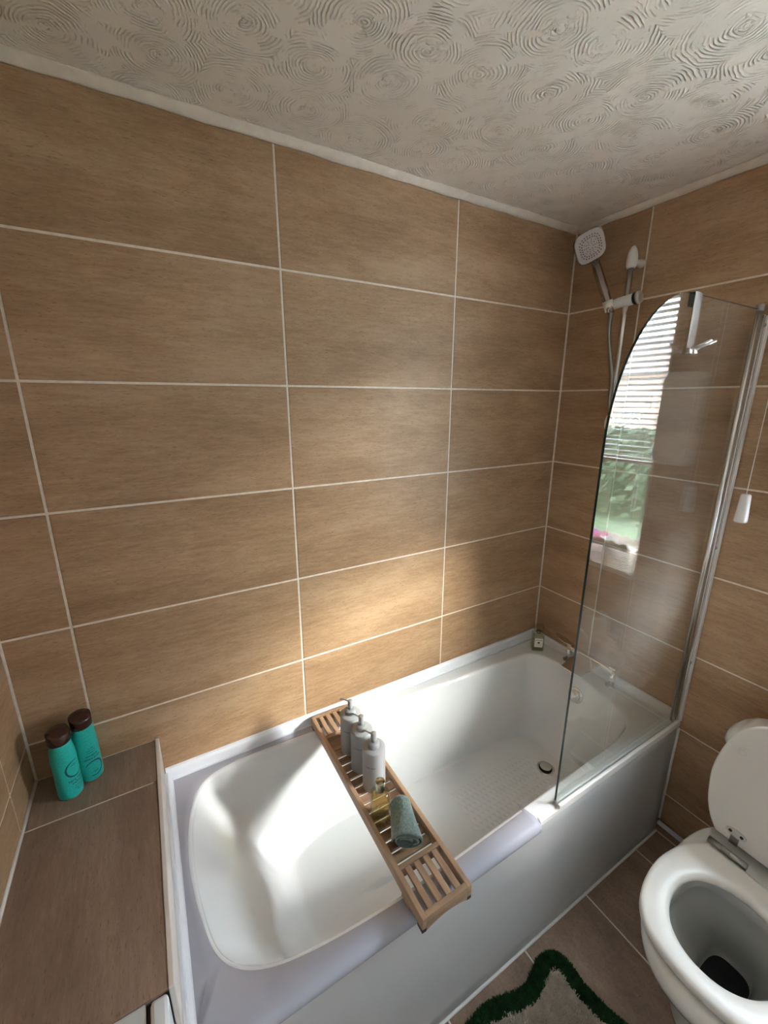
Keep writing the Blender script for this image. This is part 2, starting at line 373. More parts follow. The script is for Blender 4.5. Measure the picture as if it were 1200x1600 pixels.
# ------------------------------------------------------------------ window, blind and outdoors
win = struct(MB().box((XR+.15, WY1, WZ0), (XR+.20, WY1+.045, WZ1), .003).box((XR+.15, WY0-.045, WZ0), (XR+.20, WY0, WZ1), .003)
             .box((XR+.15, WY1+.045, WZ0), (XR+.20, WY0-.045, WZ0+.05), .003).box((XR+.15, WY1+.045, WZ1-.05), (XR+.20, WY0-.045, WZ1), .003), 'window_1', M['frame'])
MB().box((XR+.170, WY1+.04, WZ0+.045), (XR+.176, WY0-.04, WZ1-.045)).build('window_pane', M['wglass'], win)
rev = MB().box((XR, WY0-.004, WZ0), (XR+.15, WY0, WZ1)).box((XR, WY1, WZ0), (XR+.15, WY1+.004, WZ1)).box((XR, WY1, WZ1-.004), (XR+.15, WY0, WZ1))
rev.build('window_reveal', M['frame'], win)
MB().box((XR-.012, WY1, WZ0-.004), (XR+.15, WY0, WZ0+.012), .003).build('window_sill', M['frame'], win)
BX = XR+.075
bl = empty('venetian_blind', (BX, (WY0+WY1)/2, WZ1), 'white horizontal slatted blind half lowered in the window, seen mirrored in the glass screen', 'blind')
hw = (WY0-WY1)/2-.012
MB().box((-.018, -hw, -.032), (.018, hw, -.006), .002).build('head_rail', M['blind'], bl)
slat_me = None; sm = MB(); ring = []
for side in (1, -1):
    pts = [(-.0125+.025*t/6, .0022*(1-((t-3)/3)**2)+(.0004 if side > 0 else -.0004)) for t in range(7)]
    if side < 0: pts.reverse()
    ring += pts
sm.rings([[(x, -hw, z) for x, z in ring], [(x, hw, z) for x, z in ring]], smooth=True)
slat_me = sm.mesh('slat'); slat_me.materials.append(M['blind'])
zz = WZ1-.05; k = 0
while zz > 1.425:
    t = 16 if k not in (26, 21) else 2
    link('slat', slat_me, None, bl, loc=(0, 0, zz-WZ1), rot=(0, math.radians(t), 0)); zz -= .0205; k += 1
MB().box((-.012, -hw, zz-WZ1-.004), (.012, hw, zz-WZ1+.008), .002).build('bottom_rail', M['blind'], bl)
for yy in (hw*.7, 0, -hw*.7): MB().tube([(-.0135, yy, -.03), (-.0135, yy, zz-WZ1)], .0007, 6).build('ladder_cord', M['blind'], bl)
MB().tube([(-.02, hw-.06, -.03), (-.02, hw-.06, -.9)], .0022, 6).build('tilt_wand', M['blind'], bl)
struct(MB().box((XR+.3, -9, -.95), (4.2, 5, -.80)), 'bounce_paving', mat('bounce_paving_grey', (.22, .23, .25), .8))  # unseen grey ground, added to keep green bounce out of the window light
lawn = MB().box((4.2, -9, -.9), (14, 5, -.8)).build('lawn', M['lawn']); tag(lawn, kind='structure')
hd = MB()
for i in range(5200):
    x, y, z = 8.6+random.gauss(0, .25), random.uniform(-9, 5), -.8+1.9*random.random()**.8
    r = random.uniform(.05, .11); n_ = Vector((-1, random.uniform(-.9, .9), random.uniform(-.6, 1))).normalized(); a_ = n_.orthogonal().normalized(); b_ = n_.cross(a_); c_ = Vector((x, y, z))
    hd.add([c_+a_*r, c_+b_*r*.6, c_-a_*r, c_-b_*r*.6], [(0, 1, 2, 3)])
hd.box((8.7, -9, -.8), (9.3, 5, 1.05))
tag(hd.build('hedge', M['hedge']), 'green garden hedge outside the window, seen mirrored in the glass screen', 'hedge')
hs = empty('house', (11, -3, -.8), 'pale brick house far beyond the garden hedge', 'house')
MB().box((0, -5, 0), (4, 6, 3.1), .02).build('house_wall', M['house'], hs)
MB().add([(-.3, -5.3, 3.1), (-.3, 6.3, 3.1), (4.3, 6.3, 3.1), (4.3, -5.3, 3.1), (2, -5.3, 4.3), (2, 6.3, 4.3)], [(0, 1, 5, 4), (2, 3, 4, 5), (0, 4, 3), (1, 2, 5), (0, 3, 2, 1)]).build('roof', mat('roof_tiles', (.25, .16, .13), .8), hs)
# ------------------------------------------------------------------ boxed ledge
LX1, LY1, LZ = -.4585, -.620, .675
led = empty('tiled_ledge', (XL, 0, 0), 'brown stone-tiled boxed ledge at the head of the bath', 'ledge')
MB().box((0, LY1+G, 0), (LX1-XL-.012, -.0, LZ-G)).build('ledge_core', M['grout'], led)
def lt(u0, u1, v0, v1, gap=.004):
    o = link('tile', tile_mesh(v1-v0-gap, u1-u0-gap, M['ledge_tile']), None, led)
    o.matrix_local = Matrix.Translation(((u0+u1)/2-XL, (v0+v1)/2, LZ)) @ Matrix.Rotation(PI/2, 4, 'Z')
lt(XL+.004, LX1-.002, -.1611, -.002); lt(XL+.004, LX1-.002, LY1-.004, -.1611)
o = link('tile', tile_mesh(LX1-XL-.014, .30, M['ledge_tile']), None, led); o.matrix_local = Matrix.Translation(((LX1-.010-XL)/2, LY1, LZ-.163)) @ Rb
o = link('tile', tile_mesh(LX1-XL-.014, .35, M['ledge_tile']), None, led); o.matrix_local = Matrix.Translation(((LX1-.010-XL)/2, LY1, LZ-.49)) @ Rb
MB().box((LX1-XL-.0035, LY1-.004, .50), (LX1-XL+.0065, -.001, LZ+.0015), .0015).build('edge_trim', M['cream'], led)
MB().tube([(.001, -.002, LZ+.001), (.001, LY1, LZ+.001)], .0045, 8).build('silicone_line', M['cream'], led)
# something white below the ledge front: small towel radiator
rad = empty('radiator', (XL+.02, -.6965, .147), 'white metal radiator just in front of the tiled ledge, only its top corner in frame', 'radiator')
MB().box((0, 0, 0), (.224, .074, .525), .0015).build('radiator_panel', mat('radiator_enamel', (.66, .67, .65), .3), rad)
MB().box((.223, .004, .0), (.232, .0735, .518)).build('gap_shade', M['dark'], rad)  # solid dark strip paints the shade between panel and end cap
MB().box((.231, -.002, .005), (.258, .070, .530), .006).build('end_cap', M['frame'], rad)
g = MB()
for i in range(9): g.box((.012+i*.0235, .012, .5255), (.026+i*.0235, .044, .527))
g.build('grille_slot_shade', M['dark'], rad)  # dark slabs paint the shade inside the slots
for x in (.03, .2): MB().tube([(x, .03, .002), (x, .03, -.12)], .008, 8).build('pipe', M['frame'], rad)
# ------------------------------------------------------------------ bathtub
ZR = .520
bath = empty('bathtub', (.37, -.33, 0), 'white bathtub set along the back wall, under the wooden caddy', 'bathtub')
BO = Vector((.37, -.33, 0))
def sh(p): return (p[0]-BO.x, p[1]-BO.y, p[2])
top = [(-.372, -.112), (-.325, -.064), (-.225, -.048), (-.06, -.052), (.2, -.060), (.45, -.068), (.7, -.080), (.95, -.090), (1.045, -.110), (1.084, -.185), (1.083, -.30), (1.066, -.44), (1.028, -.548),
       (.93, -.590), (.70, -.600), (.45, -.606), (.2, -.613), (0, -.617), (-.2, -.604), (-.315, -.575), (-.376, -.515), (-.398, -.41), (-.403, -.30), (-.397, -.20)]
mid = [(-.245, -.150), (-.215, -.120), (-.145, -.100), (-.02, -.085), (.2, -.085), (.45, -.092), (.7, -.103), (.93, -.113), (1.01, -.135), (1.044, -.195), (1.046, -.30), (1.032, -.43), (.995, -.515),
       (.90, -.553), (.70, -.566), (.45, -.573), (.2, -.580), (0, -.582), (-.13, -.566), (-.205, -.535), (-.245, -.475), (-.245, -.39), (-.235, -.31), (-.240, -.22)]
bot = [(-.105, -.175), (-.080, -.145), (-.035, -.125), (.05, -.108), (.2, -.105), (.45, -.108), (.7, -.118), (.88, -.13), (.96, -.152), (.995, -.205), (1.00, -.30), (.985, -.42), (.945, -.49),
       (.86, -.526), (.70, -.54), (.45, -.546), (.2, -.55), (.05, -.548), (-.03, -.535), (-.075, -.505), (-.10, -.455), (-.115, -.385), (-.12, -.31), (-.115, -.23)]
out = [(-.447, -.014), (-.34, -.014), (-.225, -.014), (-.06, -.014), (.2, -.014), (.45, -.014), (.7, -.014), (.95, -.014), (1.183, -.014), (1.183, -.15), (1.183, -.30), (1.183, -.46), (1.183, -.655),
       (.93, -.655), (.70, -.655), (.45, -.655), (.2, -.655), (0, -.655), (-.2, -.655), (-.33, -.655), (-.447, -.655), (-.447, -.46), (-.447, -.30), (-.447, -.15)]
NP = 8
def lin(points):
    o = []
    for i in range(len(points)):
        a, b = Vector(points[i]), Vector(points[(i+1) % len(points)])
        for j in range(NP): o.append(a.lerp(b, j/NP))
    return o
T_, M_, B_, O_ = cr(top, NP), cr(mid, NP), cr(bot, NP), lin(out)
cen = [Vector((.05+(p.x+.12)/1.12*.80, -.33)) for p in B_]
loops = []
def L(ps, z): loops.append([sh((p.x, p.y, z)) for p in ps])
def mixl(A, B, t): return [a.lerp(b, t) for a, b in zip(A, B)]
L(O_, ZR-.030); L(O_, ZR-.003); L(mixl(O_, T_, .04), ZR)
outw = [t+(o-t).normalized()*.013 for t, o in zip(T_, O_)]
L(mixl(O_, outw, .5), ZR); L(outw, ZR)
for k in range(1, 6):
    a = k/5*PI/2; L([t+(o-t).normalized()*.013*(1-math.sin(a)) for t, o in zip(T_, O_)], ZR-.013*(1-math.cos(a)))
ZM, ZB = .315, .130
for k in range(1, 9):
    t = k/8; L(mixl(T_, M_, t), ZR-.013-(ZR-.013-ZM)*t)
for k in range(1, 15):
    t = k/14; zt = 1-(1-t)**1.9; L(mixl(M_, B_, t), ZM-(ZM-ZB-.004)*zt)
for k in range(1, 7):
    t = k/6; L(mixl(B_, cen, t*.90), ZB+.004*(1-t)**2)
mbs = MB().rings(loops, cap0=False, cap1=True)
shell = mbs.build('basin', M['bath'], bath)
md = shell.modifiers.new('smooth', 'SUBSURF'); md.levels = 1; md.render_levels = 1
# lavender-tinted rim cover with a rolled outer lip on the head end and front, stopping at the glass
rim = MB()
EX = .4345
idx = [i for i in range(len(T_))]
inner = [t+(o-t).normalized()*.0125 for t, o in zip(T_, O_)]
sel = [i for i in range(len(T_)) if (T_[i].y < -.3 and T_[i].x < EX-.005) or (T_[i].x < .08 and T_[i].y > -.32)]
sel.sort(key=lambda i: i)
R = []
first = min(sel)
pts_in = [inner[i] for i in sel]; pts_out = [O_[i] for i in sel]
# order: from front (x=EX) round the head end; sel ids ascend along front right->left then up, ids near 0 belong at the end
sel = sorted([i for i in sel if i > 60])+sorted([i for i in sel if i <= 60])
pin = [Vector((EX-.012, -.5945, 0))]+[Vector((*inner[i], 0)) for i in sel]; po = [Vector((EX, -.655, 0))]+[Vector((*O_[i], 0)) for i in sel]
rings = []
for a, b in zip(pin, po):
    d = (b-a); front = b.y < -.65
    if front:
        e = [(a.x, a.y, ZR+.0002), (a.x, a.y-.001, ZR+.0016), (b.x, b.y+.008, ZR+.0018), (b.x, b.y-.004, ZR+.0005), (b.x, b.y-.013, ZR-.004), (b.x, b.y-.019, ZR-.012), (b.x, b.y-.020, ZR-.024), (b.x, b.y-.015, ZR-.034), (b.x, b.y-.004, ZR-.035), (b.x, b.y-.002, ZR-.002)]
    else:
        q = a.lerp(b, .03); e = [(a.x, a.y, ZR+.0002), (q.x, q.y, ZR+.0016)]+[(*a.lerp(b, t).xy, ZR+.0017) for t in (.3, .5, .7, .85, .93, .97, .985)]+[(b.x, b.y, ZR+.0001)]
    rings.append([sh(p) for p in e])
rim.rings(rings, True, True)
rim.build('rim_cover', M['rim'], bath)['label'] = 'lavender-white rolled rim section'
# front panel with rounded top and end panel
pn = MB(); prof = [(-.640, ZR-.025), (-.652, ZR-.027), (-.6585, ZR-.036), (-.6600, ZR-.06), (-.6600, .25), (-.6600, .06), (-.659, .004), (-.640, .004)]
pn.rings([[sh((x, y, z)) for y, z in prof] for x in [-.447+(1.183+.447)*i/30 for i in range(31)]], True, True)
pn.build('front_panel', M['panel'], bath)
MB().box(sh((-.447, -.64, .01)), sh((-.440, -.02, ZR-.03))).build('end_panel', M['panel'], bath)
# right part of the outer lip under the glass
MB().rings([[sh((x, y, z)) for y, z in [(-.652, ZR+.0005), (-.660, ZR-.001), (-.6645, ZR-.006), (-.6645, ZR-.020), (-.661, ZR-.027), (-.652, ZR-.027)]] for x in (EX+.006, .8, 1.183)], True, True, False).build('outer_lip', M['silicone'], bath)
# anti-slip bumps
bp_ = MB()
for i in range(19):
    for j in range(14):
        x = .500+i*.0215+(j % 2)*.0107; y = -.125-j*.0245
        if (x-.93)**2+(y+.326)**2 < .06**2 or x > .905: continue
        r = .0112; c = sh((x, y, ZB-.0008))
        bp_.lathe([(r, 0), (r*.8, .0013), (r*.45, .0024), (.0006, .0028)], 10, c, cap0=False)
o = bp_.build('anti_slip_bumps', M['bath'], bath); o['kind'] = 'stuff'
dr = MB().lathe([(.036, 0), (.036, .002), (.031, .0034), (.0285, .0015), (.0275, -.003), (.001, -.003)], 36, cap0=False).build('drain', M['chrome'], bath, sh((.928, -.326, ZB+.0005)))
MB().lathe([(.0265, .0005), (.0265, .003), (.026, .0032), (.001, .0032)], 32).build('drain_gap_shade', M['dark'], dr)  # dark disc paints the shade under the raised plug
MB().lathe([(.008, 0), (.008, .011), (.0225, .0115), (.0232, .013), (.0225, .0155), (.012, .0170), (.0005, .0172)], 32, (-.001, .0005, 0)).build('drain_plug', M['brushed'], dr)
ov = MB().lathe([(.033, 0), (.034, .004), (.031, .009), (.020, .0105), (.001, .011)], 36).build('overflow', M['chrome'], bath, sh((1.070, -.328, .443)), (0, -math.radians(78), 0))
MB().lathe([(.024, .010), (.024, .017), (.021, .021), (.001, .022)], 32).build('overflow_knob', M['satin'], ov)
# sealing strips between bath and tiles
def seal(name, a, b, inw, w=.030, h=.040):
    a, b, inw = Vector(a), Vector(b), Vector(inw); R = []
    for p in (a, b):
        R.append([p+Vector((0, 0, -.002)), p+inw*w+Vector((0, 0, -.001)), p+inw*w+Vector((0, 0, .003)), p+inw*(w*.80)+Vector((0, 0, .004)), p+inw*.012+Vector((0, 0, h*.80)), p+inw*.007+Vector((0, 0, h)), p+Vector((0, 0, h+.001))])
    return struct(MB().rings(R, smooth=False), name, M['trimw'])
seal('trim_6', (-.449, -.0005, ZR), (XR-.001, -.0005, ZR), (0, -1, 0), .017, .040)
seal('trim_7', (XR-.0005, -.001, ZR), (XR-.0005, -.645, ZR), (-1, 0, 0), .020, .030)
ls = MB().rings([[(-.4515, y, .30), (-.4515, y, ZR+.036), (-.4450, y, ZR+.036), (-.4430, y, ZR+.018), (-.4345, y, ZR+.012), (-.4320, y, ZR+.003), (-.4320, y, ZR+.0018), (-.446, y, ZR+.0018), (-.446, y, .30)] for y in (-.016, -.70)], smooth=False)
struct(ls, 'trim_8', M['trimw'])
sb = MB().tube([(XR-.003, -.6625, ZR-.03), (XR-.003, -.6625, .07)], .0048, 8)
struct(sb, 'trim_9', M['silicone'])
struct(MB().tube([(-.44+i*.0325, -.6615, .003) for i in range(51)], .0048, 8), 'trim_10', M['silicone'])
pp = tag(MB().tube([(XR-.018, -.668, .062), (XR-.018, -1.5, .062)], .0085, 12).build('water_pipe', M['frame']), 'thin white pipe running low along the right wall behind the toilet', 'pipe')
# ------------------------------------------------------------------ glass shower screen
GY = -.650; GX0, GX1, GZ0, GZ1 = .515, 1.136, ZR+.014, 1.888
scn = empty('shower_screen', (GX1, GY, GZ0), 'clear glass bath screen with a curved top corner on a chrome hinge', 'shower screen')
oc = [(GX1, GZ0), (GX1, GZ1)]
rx, rz = .265, .34
for i in range(0, 25):
    a = PI/2+PI/2*i/24; oc.append((GX0+rx+rx*math.cos(a), GZ1-rz+rz*math.sin(a)))
oc.append((GX0, GZ0))
n = len(oc); gm = MB(); th = .003
vs = [(x-GX1, -th, z-GZ0) for x, z in oc]+[(x-GX1, th, z-GZ0) for x, z in oc]
gm.add(vs, [tuple(range(n)), tuple(range(2*n-1, n-1, -1))], False, 0)
for i in range(n):
    j = (i+1) % n; gm.add([vs[i], vs[j], vs[n+j], vs[n+i]], [(0, 1, 2, 3)], False, 2 if i == n-1 else 1)
bm_ = gm.mesh('glass_pane')
for x in (M['glass'], M['glassedge'], M['glassbottom']): bm_.materials.append(x)
link('glass_pane', bm_, None, scn)
MB().tube([(.006, -.001, -.006), (.006, -.001, GZ1-GZ0-.004)], .0075, 16).build('hinge_profile', M['satin'], scn)
MB().lathe([(.0075, 0), (.0095, .001), (.0095, .015), (.008, .017), (.001, .0175)], 16, (.006, -.001, GZ1-GZ0-.004)).build('hinge_cap', M['steelgrey'], scn)
MB().box((.020, -.012, -.012), (XR-GX1-.0002, .012, GZ1-GZ0-.012), .003).build('wall_channel', mat('channel_metal', (.74, .72, .69), .16, 1.0), scn)
MB().box((.034, -.016, -.012), (XR-GX1-.0002, -.0121, GZ1-GZ0-.012), .001).build('channel_edge', M['silicone'], scn)
for z in (1.848, 1.19, .77): MB().lathe([(.005, 0), (.005, .002), (.003, .0032), (.0005, .0032)], 12, T=Matrix.Translation((.027, -.012, z-GZ0)) @ Matrix.Rotation(PI/2, 4, 'X')).build('screw', M['steelgrey'], scn)
MB().box((GX0-GX1, -.0050, -.0135), (.004, .0050, .0005), .0015).build('bottom_seal', M['sealgrey'], scn)
MB().box((GX0-GX1-.002, -.0185, -.0150), (.030, -.0080, -.0020), .003).build('drip_bead', M['silicone'], scn)
# over-screen hook
hk = empty('screen_hook', (.797, GY, GZ1), 'polished steel double hook hung over the top edge of the glass screen', 'hook')
w = .017
MB().box((-w, -.0070, -.125), (w, -.0052, .0035), .0006).build('front_strap', M['strap'], hk)
MB().box((-w, -.0070, .0018), (w, .0070, .0036), .0006).build('bridge', M['strap'], hk)
MB().box((-w, .0055, -.028), (w, .0073, .0036), .0006).build('back_clip', M['dark'], hk)
for x in (-.011, .011):
    MB().box((x-.0065, -.016, -.134), (x+.0065, -.005, -.121), .0015).build('hook_foot', M['satin'], hk)
    MB().tube([(x, -.012, -.126), (x+.010, -.035, -.113), (x+.016, -.048, -.106)], .0030, 10).build('prong', M['satin'], hk)
# ------------------------------------------------------------------ shower
rx0, ry0 = 1.130, -.272
rail = empty('shower_rail', (rx0, ry0, 1.3), 'chrome shower riser rail with white end brackets near the right corner', 'shower rail')
MB().tube([(0, 0, .27), (0, 0, .79)], .0095, 18).build('rail', M['satin'], rail)
cap = MB().lathe([(.0130, -.022), (.0165, -.015), (.0175, 0), (.0165, .018), (.012, .034), (.006, .044), (.001, .047)], 20, (0, 0, .80))
cap.tube([(0, 0, .80), (.03, -.001, .80), (XR-rx0-.0005, -.001, .80)], [.010, .010, .014], 14)
cap.build('top_bracket', M['whiteplastic'], rail)
lb = MB().lathe([(.001, -.046), (.006, -.042), (.0165, -.018), (.0175, 0), (.0130, .022)], 20, (0, 0, .27)); lb.tube([(0, 0, .27), (.03, 0, .27), (XR-rx0-.0005, 0, .27)], [.010, .010, .014], 14)
lb.build('bottom_bracket', M['whiteplastic'], rail)
# slider: horizontal barrel along y with knob on the camera side, cradle on the other
sld = MB().tube([(0, .062, .672), (0, .030, .676), (0, -.028, .680)], [.0150, .0175, .0185], 22)
slider = sld.build('slider', M['whiteplastic'], rail)
MB().tube([(0, -.028, .680), (0, -.038, .681)], [.0200, .0200], 24).build('knob_ring', M['dark'], slider)
MB().tube([(0, -.038, .681), (0, -.046, .682), (0, -.049, .682)], [.0205, .0195, .014], 24).build('knob_cap', mat('silver_knob', (.62, .58, .55), .3, .7), slider)
cy = .052; ctilt = Vector((-.30, .22, 1)).normalized()
hb = Vector((-.020, cy, .672))
MB().tube([hb-ctilt*.022, hb+ctilt*.014], [.0150, .0170], 20).build('cradle', M['whiteplastic'], slider)
# handset : stick from cradle up to square head leaning toward the bath
B0 = Vector((rx0, ry0, 1.3))+hb
H1 = Vector((1.108, -.148, 2.128)); ax = (H1-B0).normalized()
hs_ = empty('shower_handset', B0, 'chrome shower handset with a square rounded pale spray face', 'shower head')
l = H1-B0
MB().tube([-ax*.03, l*.0, l*.4, l*.8, l*1.0], [.0115, .0135, .0155, .0150, .0125], 22).build('handle', M['chrome_dimmed'], hs_)
upv = Vector((-.0326, -.0020, .0424)).normalized(); sd = Vector((.0358, -.0340, .0259)); sd = (sd-upv*sd.dot(upv)).normalized(); face_n = sd.cross(upv).normalized()
TH = Matrix((( sd.x, upv.x, face_n.x, 0), (sd.y, upv.y, face_n.y, 0), (sd.z, upv.z, face_n.z, 0), (0, 0, 0, 1)))
hc = Vector((1.085, -.138, 2.174))-B0-face_n*.008
def sq(r, z, p=3.6, n=48):
    o = []
    for j in range(n):
        a = 2*PI*j/n; c, s = math.cos(a), math.sin(a); k = (abs(c)**p+abs(s)**p)**(-1/p); o.append((r*k*c, r*k*s, z))
    return o
R45 = Matrix.Translation(hc) @ TH
MB().rings([sq(.020, -.016), sq(.040, -.012), sq(.051, .000), sq(.0525, .006), sq(.0510, .010)], T=R45).build('head_shell', M['chrome_dimmed'], hs_)
fp = MB().rings([sq(.0490, .009), sq(.0485, .0115), sq(.0460, .0125)], T=R45).build('spray_face', mat('pearl_face', (.58, .50, .47), .35), hs_)
nz = MB()
for r, k in ((.0355, 26), (.0285, 24), (.0215, 10), (.0150, 10), (.0085, 6)):
    for i in range(k):
        a = 2*PI*(i+(.5 if k == 24 else 0))/k; q = (abs(math.cos(a))**3+abs(math.sin(a))**3)**(-1/3)
        nz.lathe([(.0023 if r > .024 else .0013, 0), (.0016, .0014)], 6, (r*q*math.cos(a), r*q*math.sin(a), .0125), T=R45)
o = nz.build('nozzles', M['hole'], fp); o['kind'] = 'stuff'
# hose
hp = cro([B0-ax*.03, B0-ax*.03+Vector((.004, -.002, -.08)), (1.120, -.262, 1.7256), (1.106, -.275, 1.64), (1.106, -.300, 1.58), (1.125, -.320, 1.560), (1.150, -.330, 1.575), (XR-.012, -.335, 1.59)], 14)
hose = empty('shower_hose', B0-ax*.03, 'ribbed metal shower hose hanging beside the riser rail', 'hose')
P = []; tot = 0
fine = []
for i in range(len(hp)-1):
    L_ = (hp[i+1]-hp[i]).length; k = max(1, int(L_/.0016))
    for j in range(k): fine.append(hp[i].lerp(hp[i+1], j/k))
o0 = hose.location
MB().tube([p-o0 for p in fine], [.0064 if (i//1) % 2 else .0078 for i in range(len(fine))], 10).build('hose_tube', M['steelgrey'], hose)
MB().lathe([(.020, 0), (.022, .004), (.018, .008), (.010, .010), (.010, .016)], 20, T=Matrix.Translation(Vector((XR-.0005, -.335, 1.59))-o0) @ Matrix.Rotation(-PI/2, 4, 'Y')).build('wall_outlet', M['chrome'], hose)
# ------------------------------------------------------------------ bath mixer
TZ = ZR
mx_ = empty('bath_mixer', (1.148, -.32, TZ), 'chrome deck-mounted bath mixer with flat spout behind the glass screen', 'tap')
for s in (1, -1):
    y = s*.100
    MB().lathe([(.022, 0), (.023, .003), (.020, .006)], 24, (0, y, 0)).build('base_ring', M['chrome'], mx_)
    MB().tube([(0, y, .004), (0, y, .070)], .0115, 20).build('pillar', M['chrome'], mx_)
MB().box((-.014, -.108, .058), (.014, .108, .080), .006).build('body_bar', M['chrome'], mx_)
MB().rings([[(-.010, -.045, .060), (-.010, .045, .060), (-.010, .045, .076), (-.010, -.045, .076)], [(-.07, -.048, .058), (-.07, .048, .058), (-.07, .048, .066), (-.07, -.048, .066)], [(-.125, -.046, .048), (-.125, .046, .048), (-.125, .046, .051), (-.125, -.046, .051)]], smooth=False).build('spout', M['chrome'], mx_)
MB().rings([[(-.016, .112, .082), (.016, .112, .082), (.016, .112, .086), (-.016, .112, .086)], [(-.018, .15, .090), (.014, .15, .090), (.014, .15, .093), (-.018, .15, .093)], [(-.010, .172, .098), (.006, .172, .098), (.006, .172, .100), (-.010, .172, .100)]], smooth=False).build('lever', M['chrome'], mx_)
MB().box((-.013, -.114, .080), (.013, -.086, .088), .004).build('handle_cap', M['chrome'], mx_)
MB().box((-.013, .086, .080), (.013, .114, .088), .004).build('handle_cap', M['chrome'], mx_)
# perfume bottle
pf = empty('perfume_bottle', (1.094, -.092, ZR), 'small square clear bottle of pale scent with a cream label in the bath corner', 'bottle', rz=math.radians(-38)); pf.scale = (1.35, 1.35, 1.35)
MB().box((-.019, -.014, .000), (.019, .014, .066), .002).build('glass_body', M['clearplastic'], pf)
MB().box((-.0170, -.012, .003), (.0170, .012, .056), .001).build('scent', M['scent'], pf)
MB().tube([(0, 0, .066), (0, 0, .073)], .008, 16).build('collar', M['goldcap'], pf)
MB().box((-.015, -.012, .073), (.015, .012, .095), .002).build('stopper', M['clearplastic'], pf)
pl_ = MB().box((-.0135, -.0152, .018), (.0135, -.0142, .051), 0).build('bottle_label', M['label'], pf)
MB().box((-.0035, -.0156, .032), (.0035, -.01525, .038)).build('label_square', M['black'], pl_)
for s_, z, hh in (('JO MALONE', .0445, .0042), ('LONDON', .0265, .0036)):
    t = text_mesh(s_, hh)
    for v in t.vertices: v.co = (v.co.x, -.0156, z+v.co.y)
    link('label_text', t, M['print'], pl_)
# ------------------------------------------------------------------ caddy
CZ0, CZ1 = .528, .565
cx0, cx1, cya, cyb = .009, .148, -.026, -.709
cad = empty('bath_caddy', ((cx0+cx1)/2, (cya+cyb)/2, ZR+.002), 'bamboo slatted bath caddy laid across the bathtub', 'caddy')
CO = cad.location
def C(lo, hi, b=.0012): return MB().box([lo[i]-CO[i] for i in range(3)], [hi[i]-CO[i] for i in range(3)], b)
rw = .0125
C((cx0, cyb, CZ0+.004), (cx0+rw, cya, CZ1)).build('side_rail', M['wood'], cad)
C((cx1-rw, cyb, CZ0+.004), (cx1, cya, CZ1)).build('side_rail', M['wood'], cad)
# end boards with a shallow arch below
for y, s in ((cya, -1), (cyb, 1)):
    pr = []; n = 12
    for i in range(n+1):
        t = i/n; x = cx0+rw+(cx1-cx0-2*rw)*t; pr.append((x, CZ0-.004+.013*math.sin(PI*t)**.8 if 0 < t < 1 else CZ0-.004))
    poly = pr+[(cx1-rw, CZ1), (cx0+rw, CZ1)]
    y2 = y+s*.012
    ya, yb = min(y, y2), max(y, y2)
    r0 = [(x-CO.x, ya-CO.y, z-CO.z) for x, z in poly]; r1 = [(x-CO.x, yb-CO.y, z-CO.z) for x, z in poly]
    MB().rings([r0, r1], smooth=False).build('end_board', M['woodx'], cad)
for y0, y1 in ((-.601, -.589), (-.142, -.128)): C((cx0+rw, y0, CZ0+.006), (cx1-rw, y1, CZ1)).build('cross_bar', M['woodx'], cad)
# near end: four slats with five gaps ; far end: four slats
iw = cx1-cx0-2*rw
for (ya, yb) in ((cyb+.012, -.601), (-.128, cya-.012)):
    ns = 4; sw = .0155; gp = (iw-ns*sw)/(ns+1)
    for i in range(ns):
        x = cx0+rw+gp*(i+1)+sw*i; C((x, ya, CZ1-.009), (x+sw, yb, CZ1-.0015)).build('slat', M['wood'], cad)
# hollowed block beside the far end
blk = []
for i in range(9):
    t = i/8; blk.append((-.142-.040*t, CZ1-.003-.016*math.sin(t*PI/2)))
poly = [(-.142, CZ0+.008)]+blk+[(-.182, CZ0+.008)]
MB().rings([[(x-CO.x, y-CO.y, z-CO.z) for y, z in poly] for x in (cx0+rw, cx1-rw)], smooth=False).build('sloped_block', M['woodx'], cad)
# cross slats of the well
y = -.1865; WZ = .543
while y > -.585:
    y2 = max(y-.0232, -.5885); C((cx0+rw, y2, WZ-.008), (cx1-rw, y, WZ), .001).build('cross_slat', M['woodx'], cad); y = y2-.0068
for x in (cx0, cx1-.012):
    for yy in (cyb, cyb+.055, cya-.022): C((x, yy, ZR+.0022), (x+.012, yy+.020 if yy != cyb+.055 else yy+.03, CZ0+.0035), .001).build('rubber_foot' if yy != cyb+.055 else 'foot', M['dark'] if yy != cyb+.055 else M['wood'], cad)
for x in (cx0+.001, cx1-.011): C((x, cyb+.035, ZR-.0+.0022), (x+.010, cyb+.075, CZ0+.0035), .001)
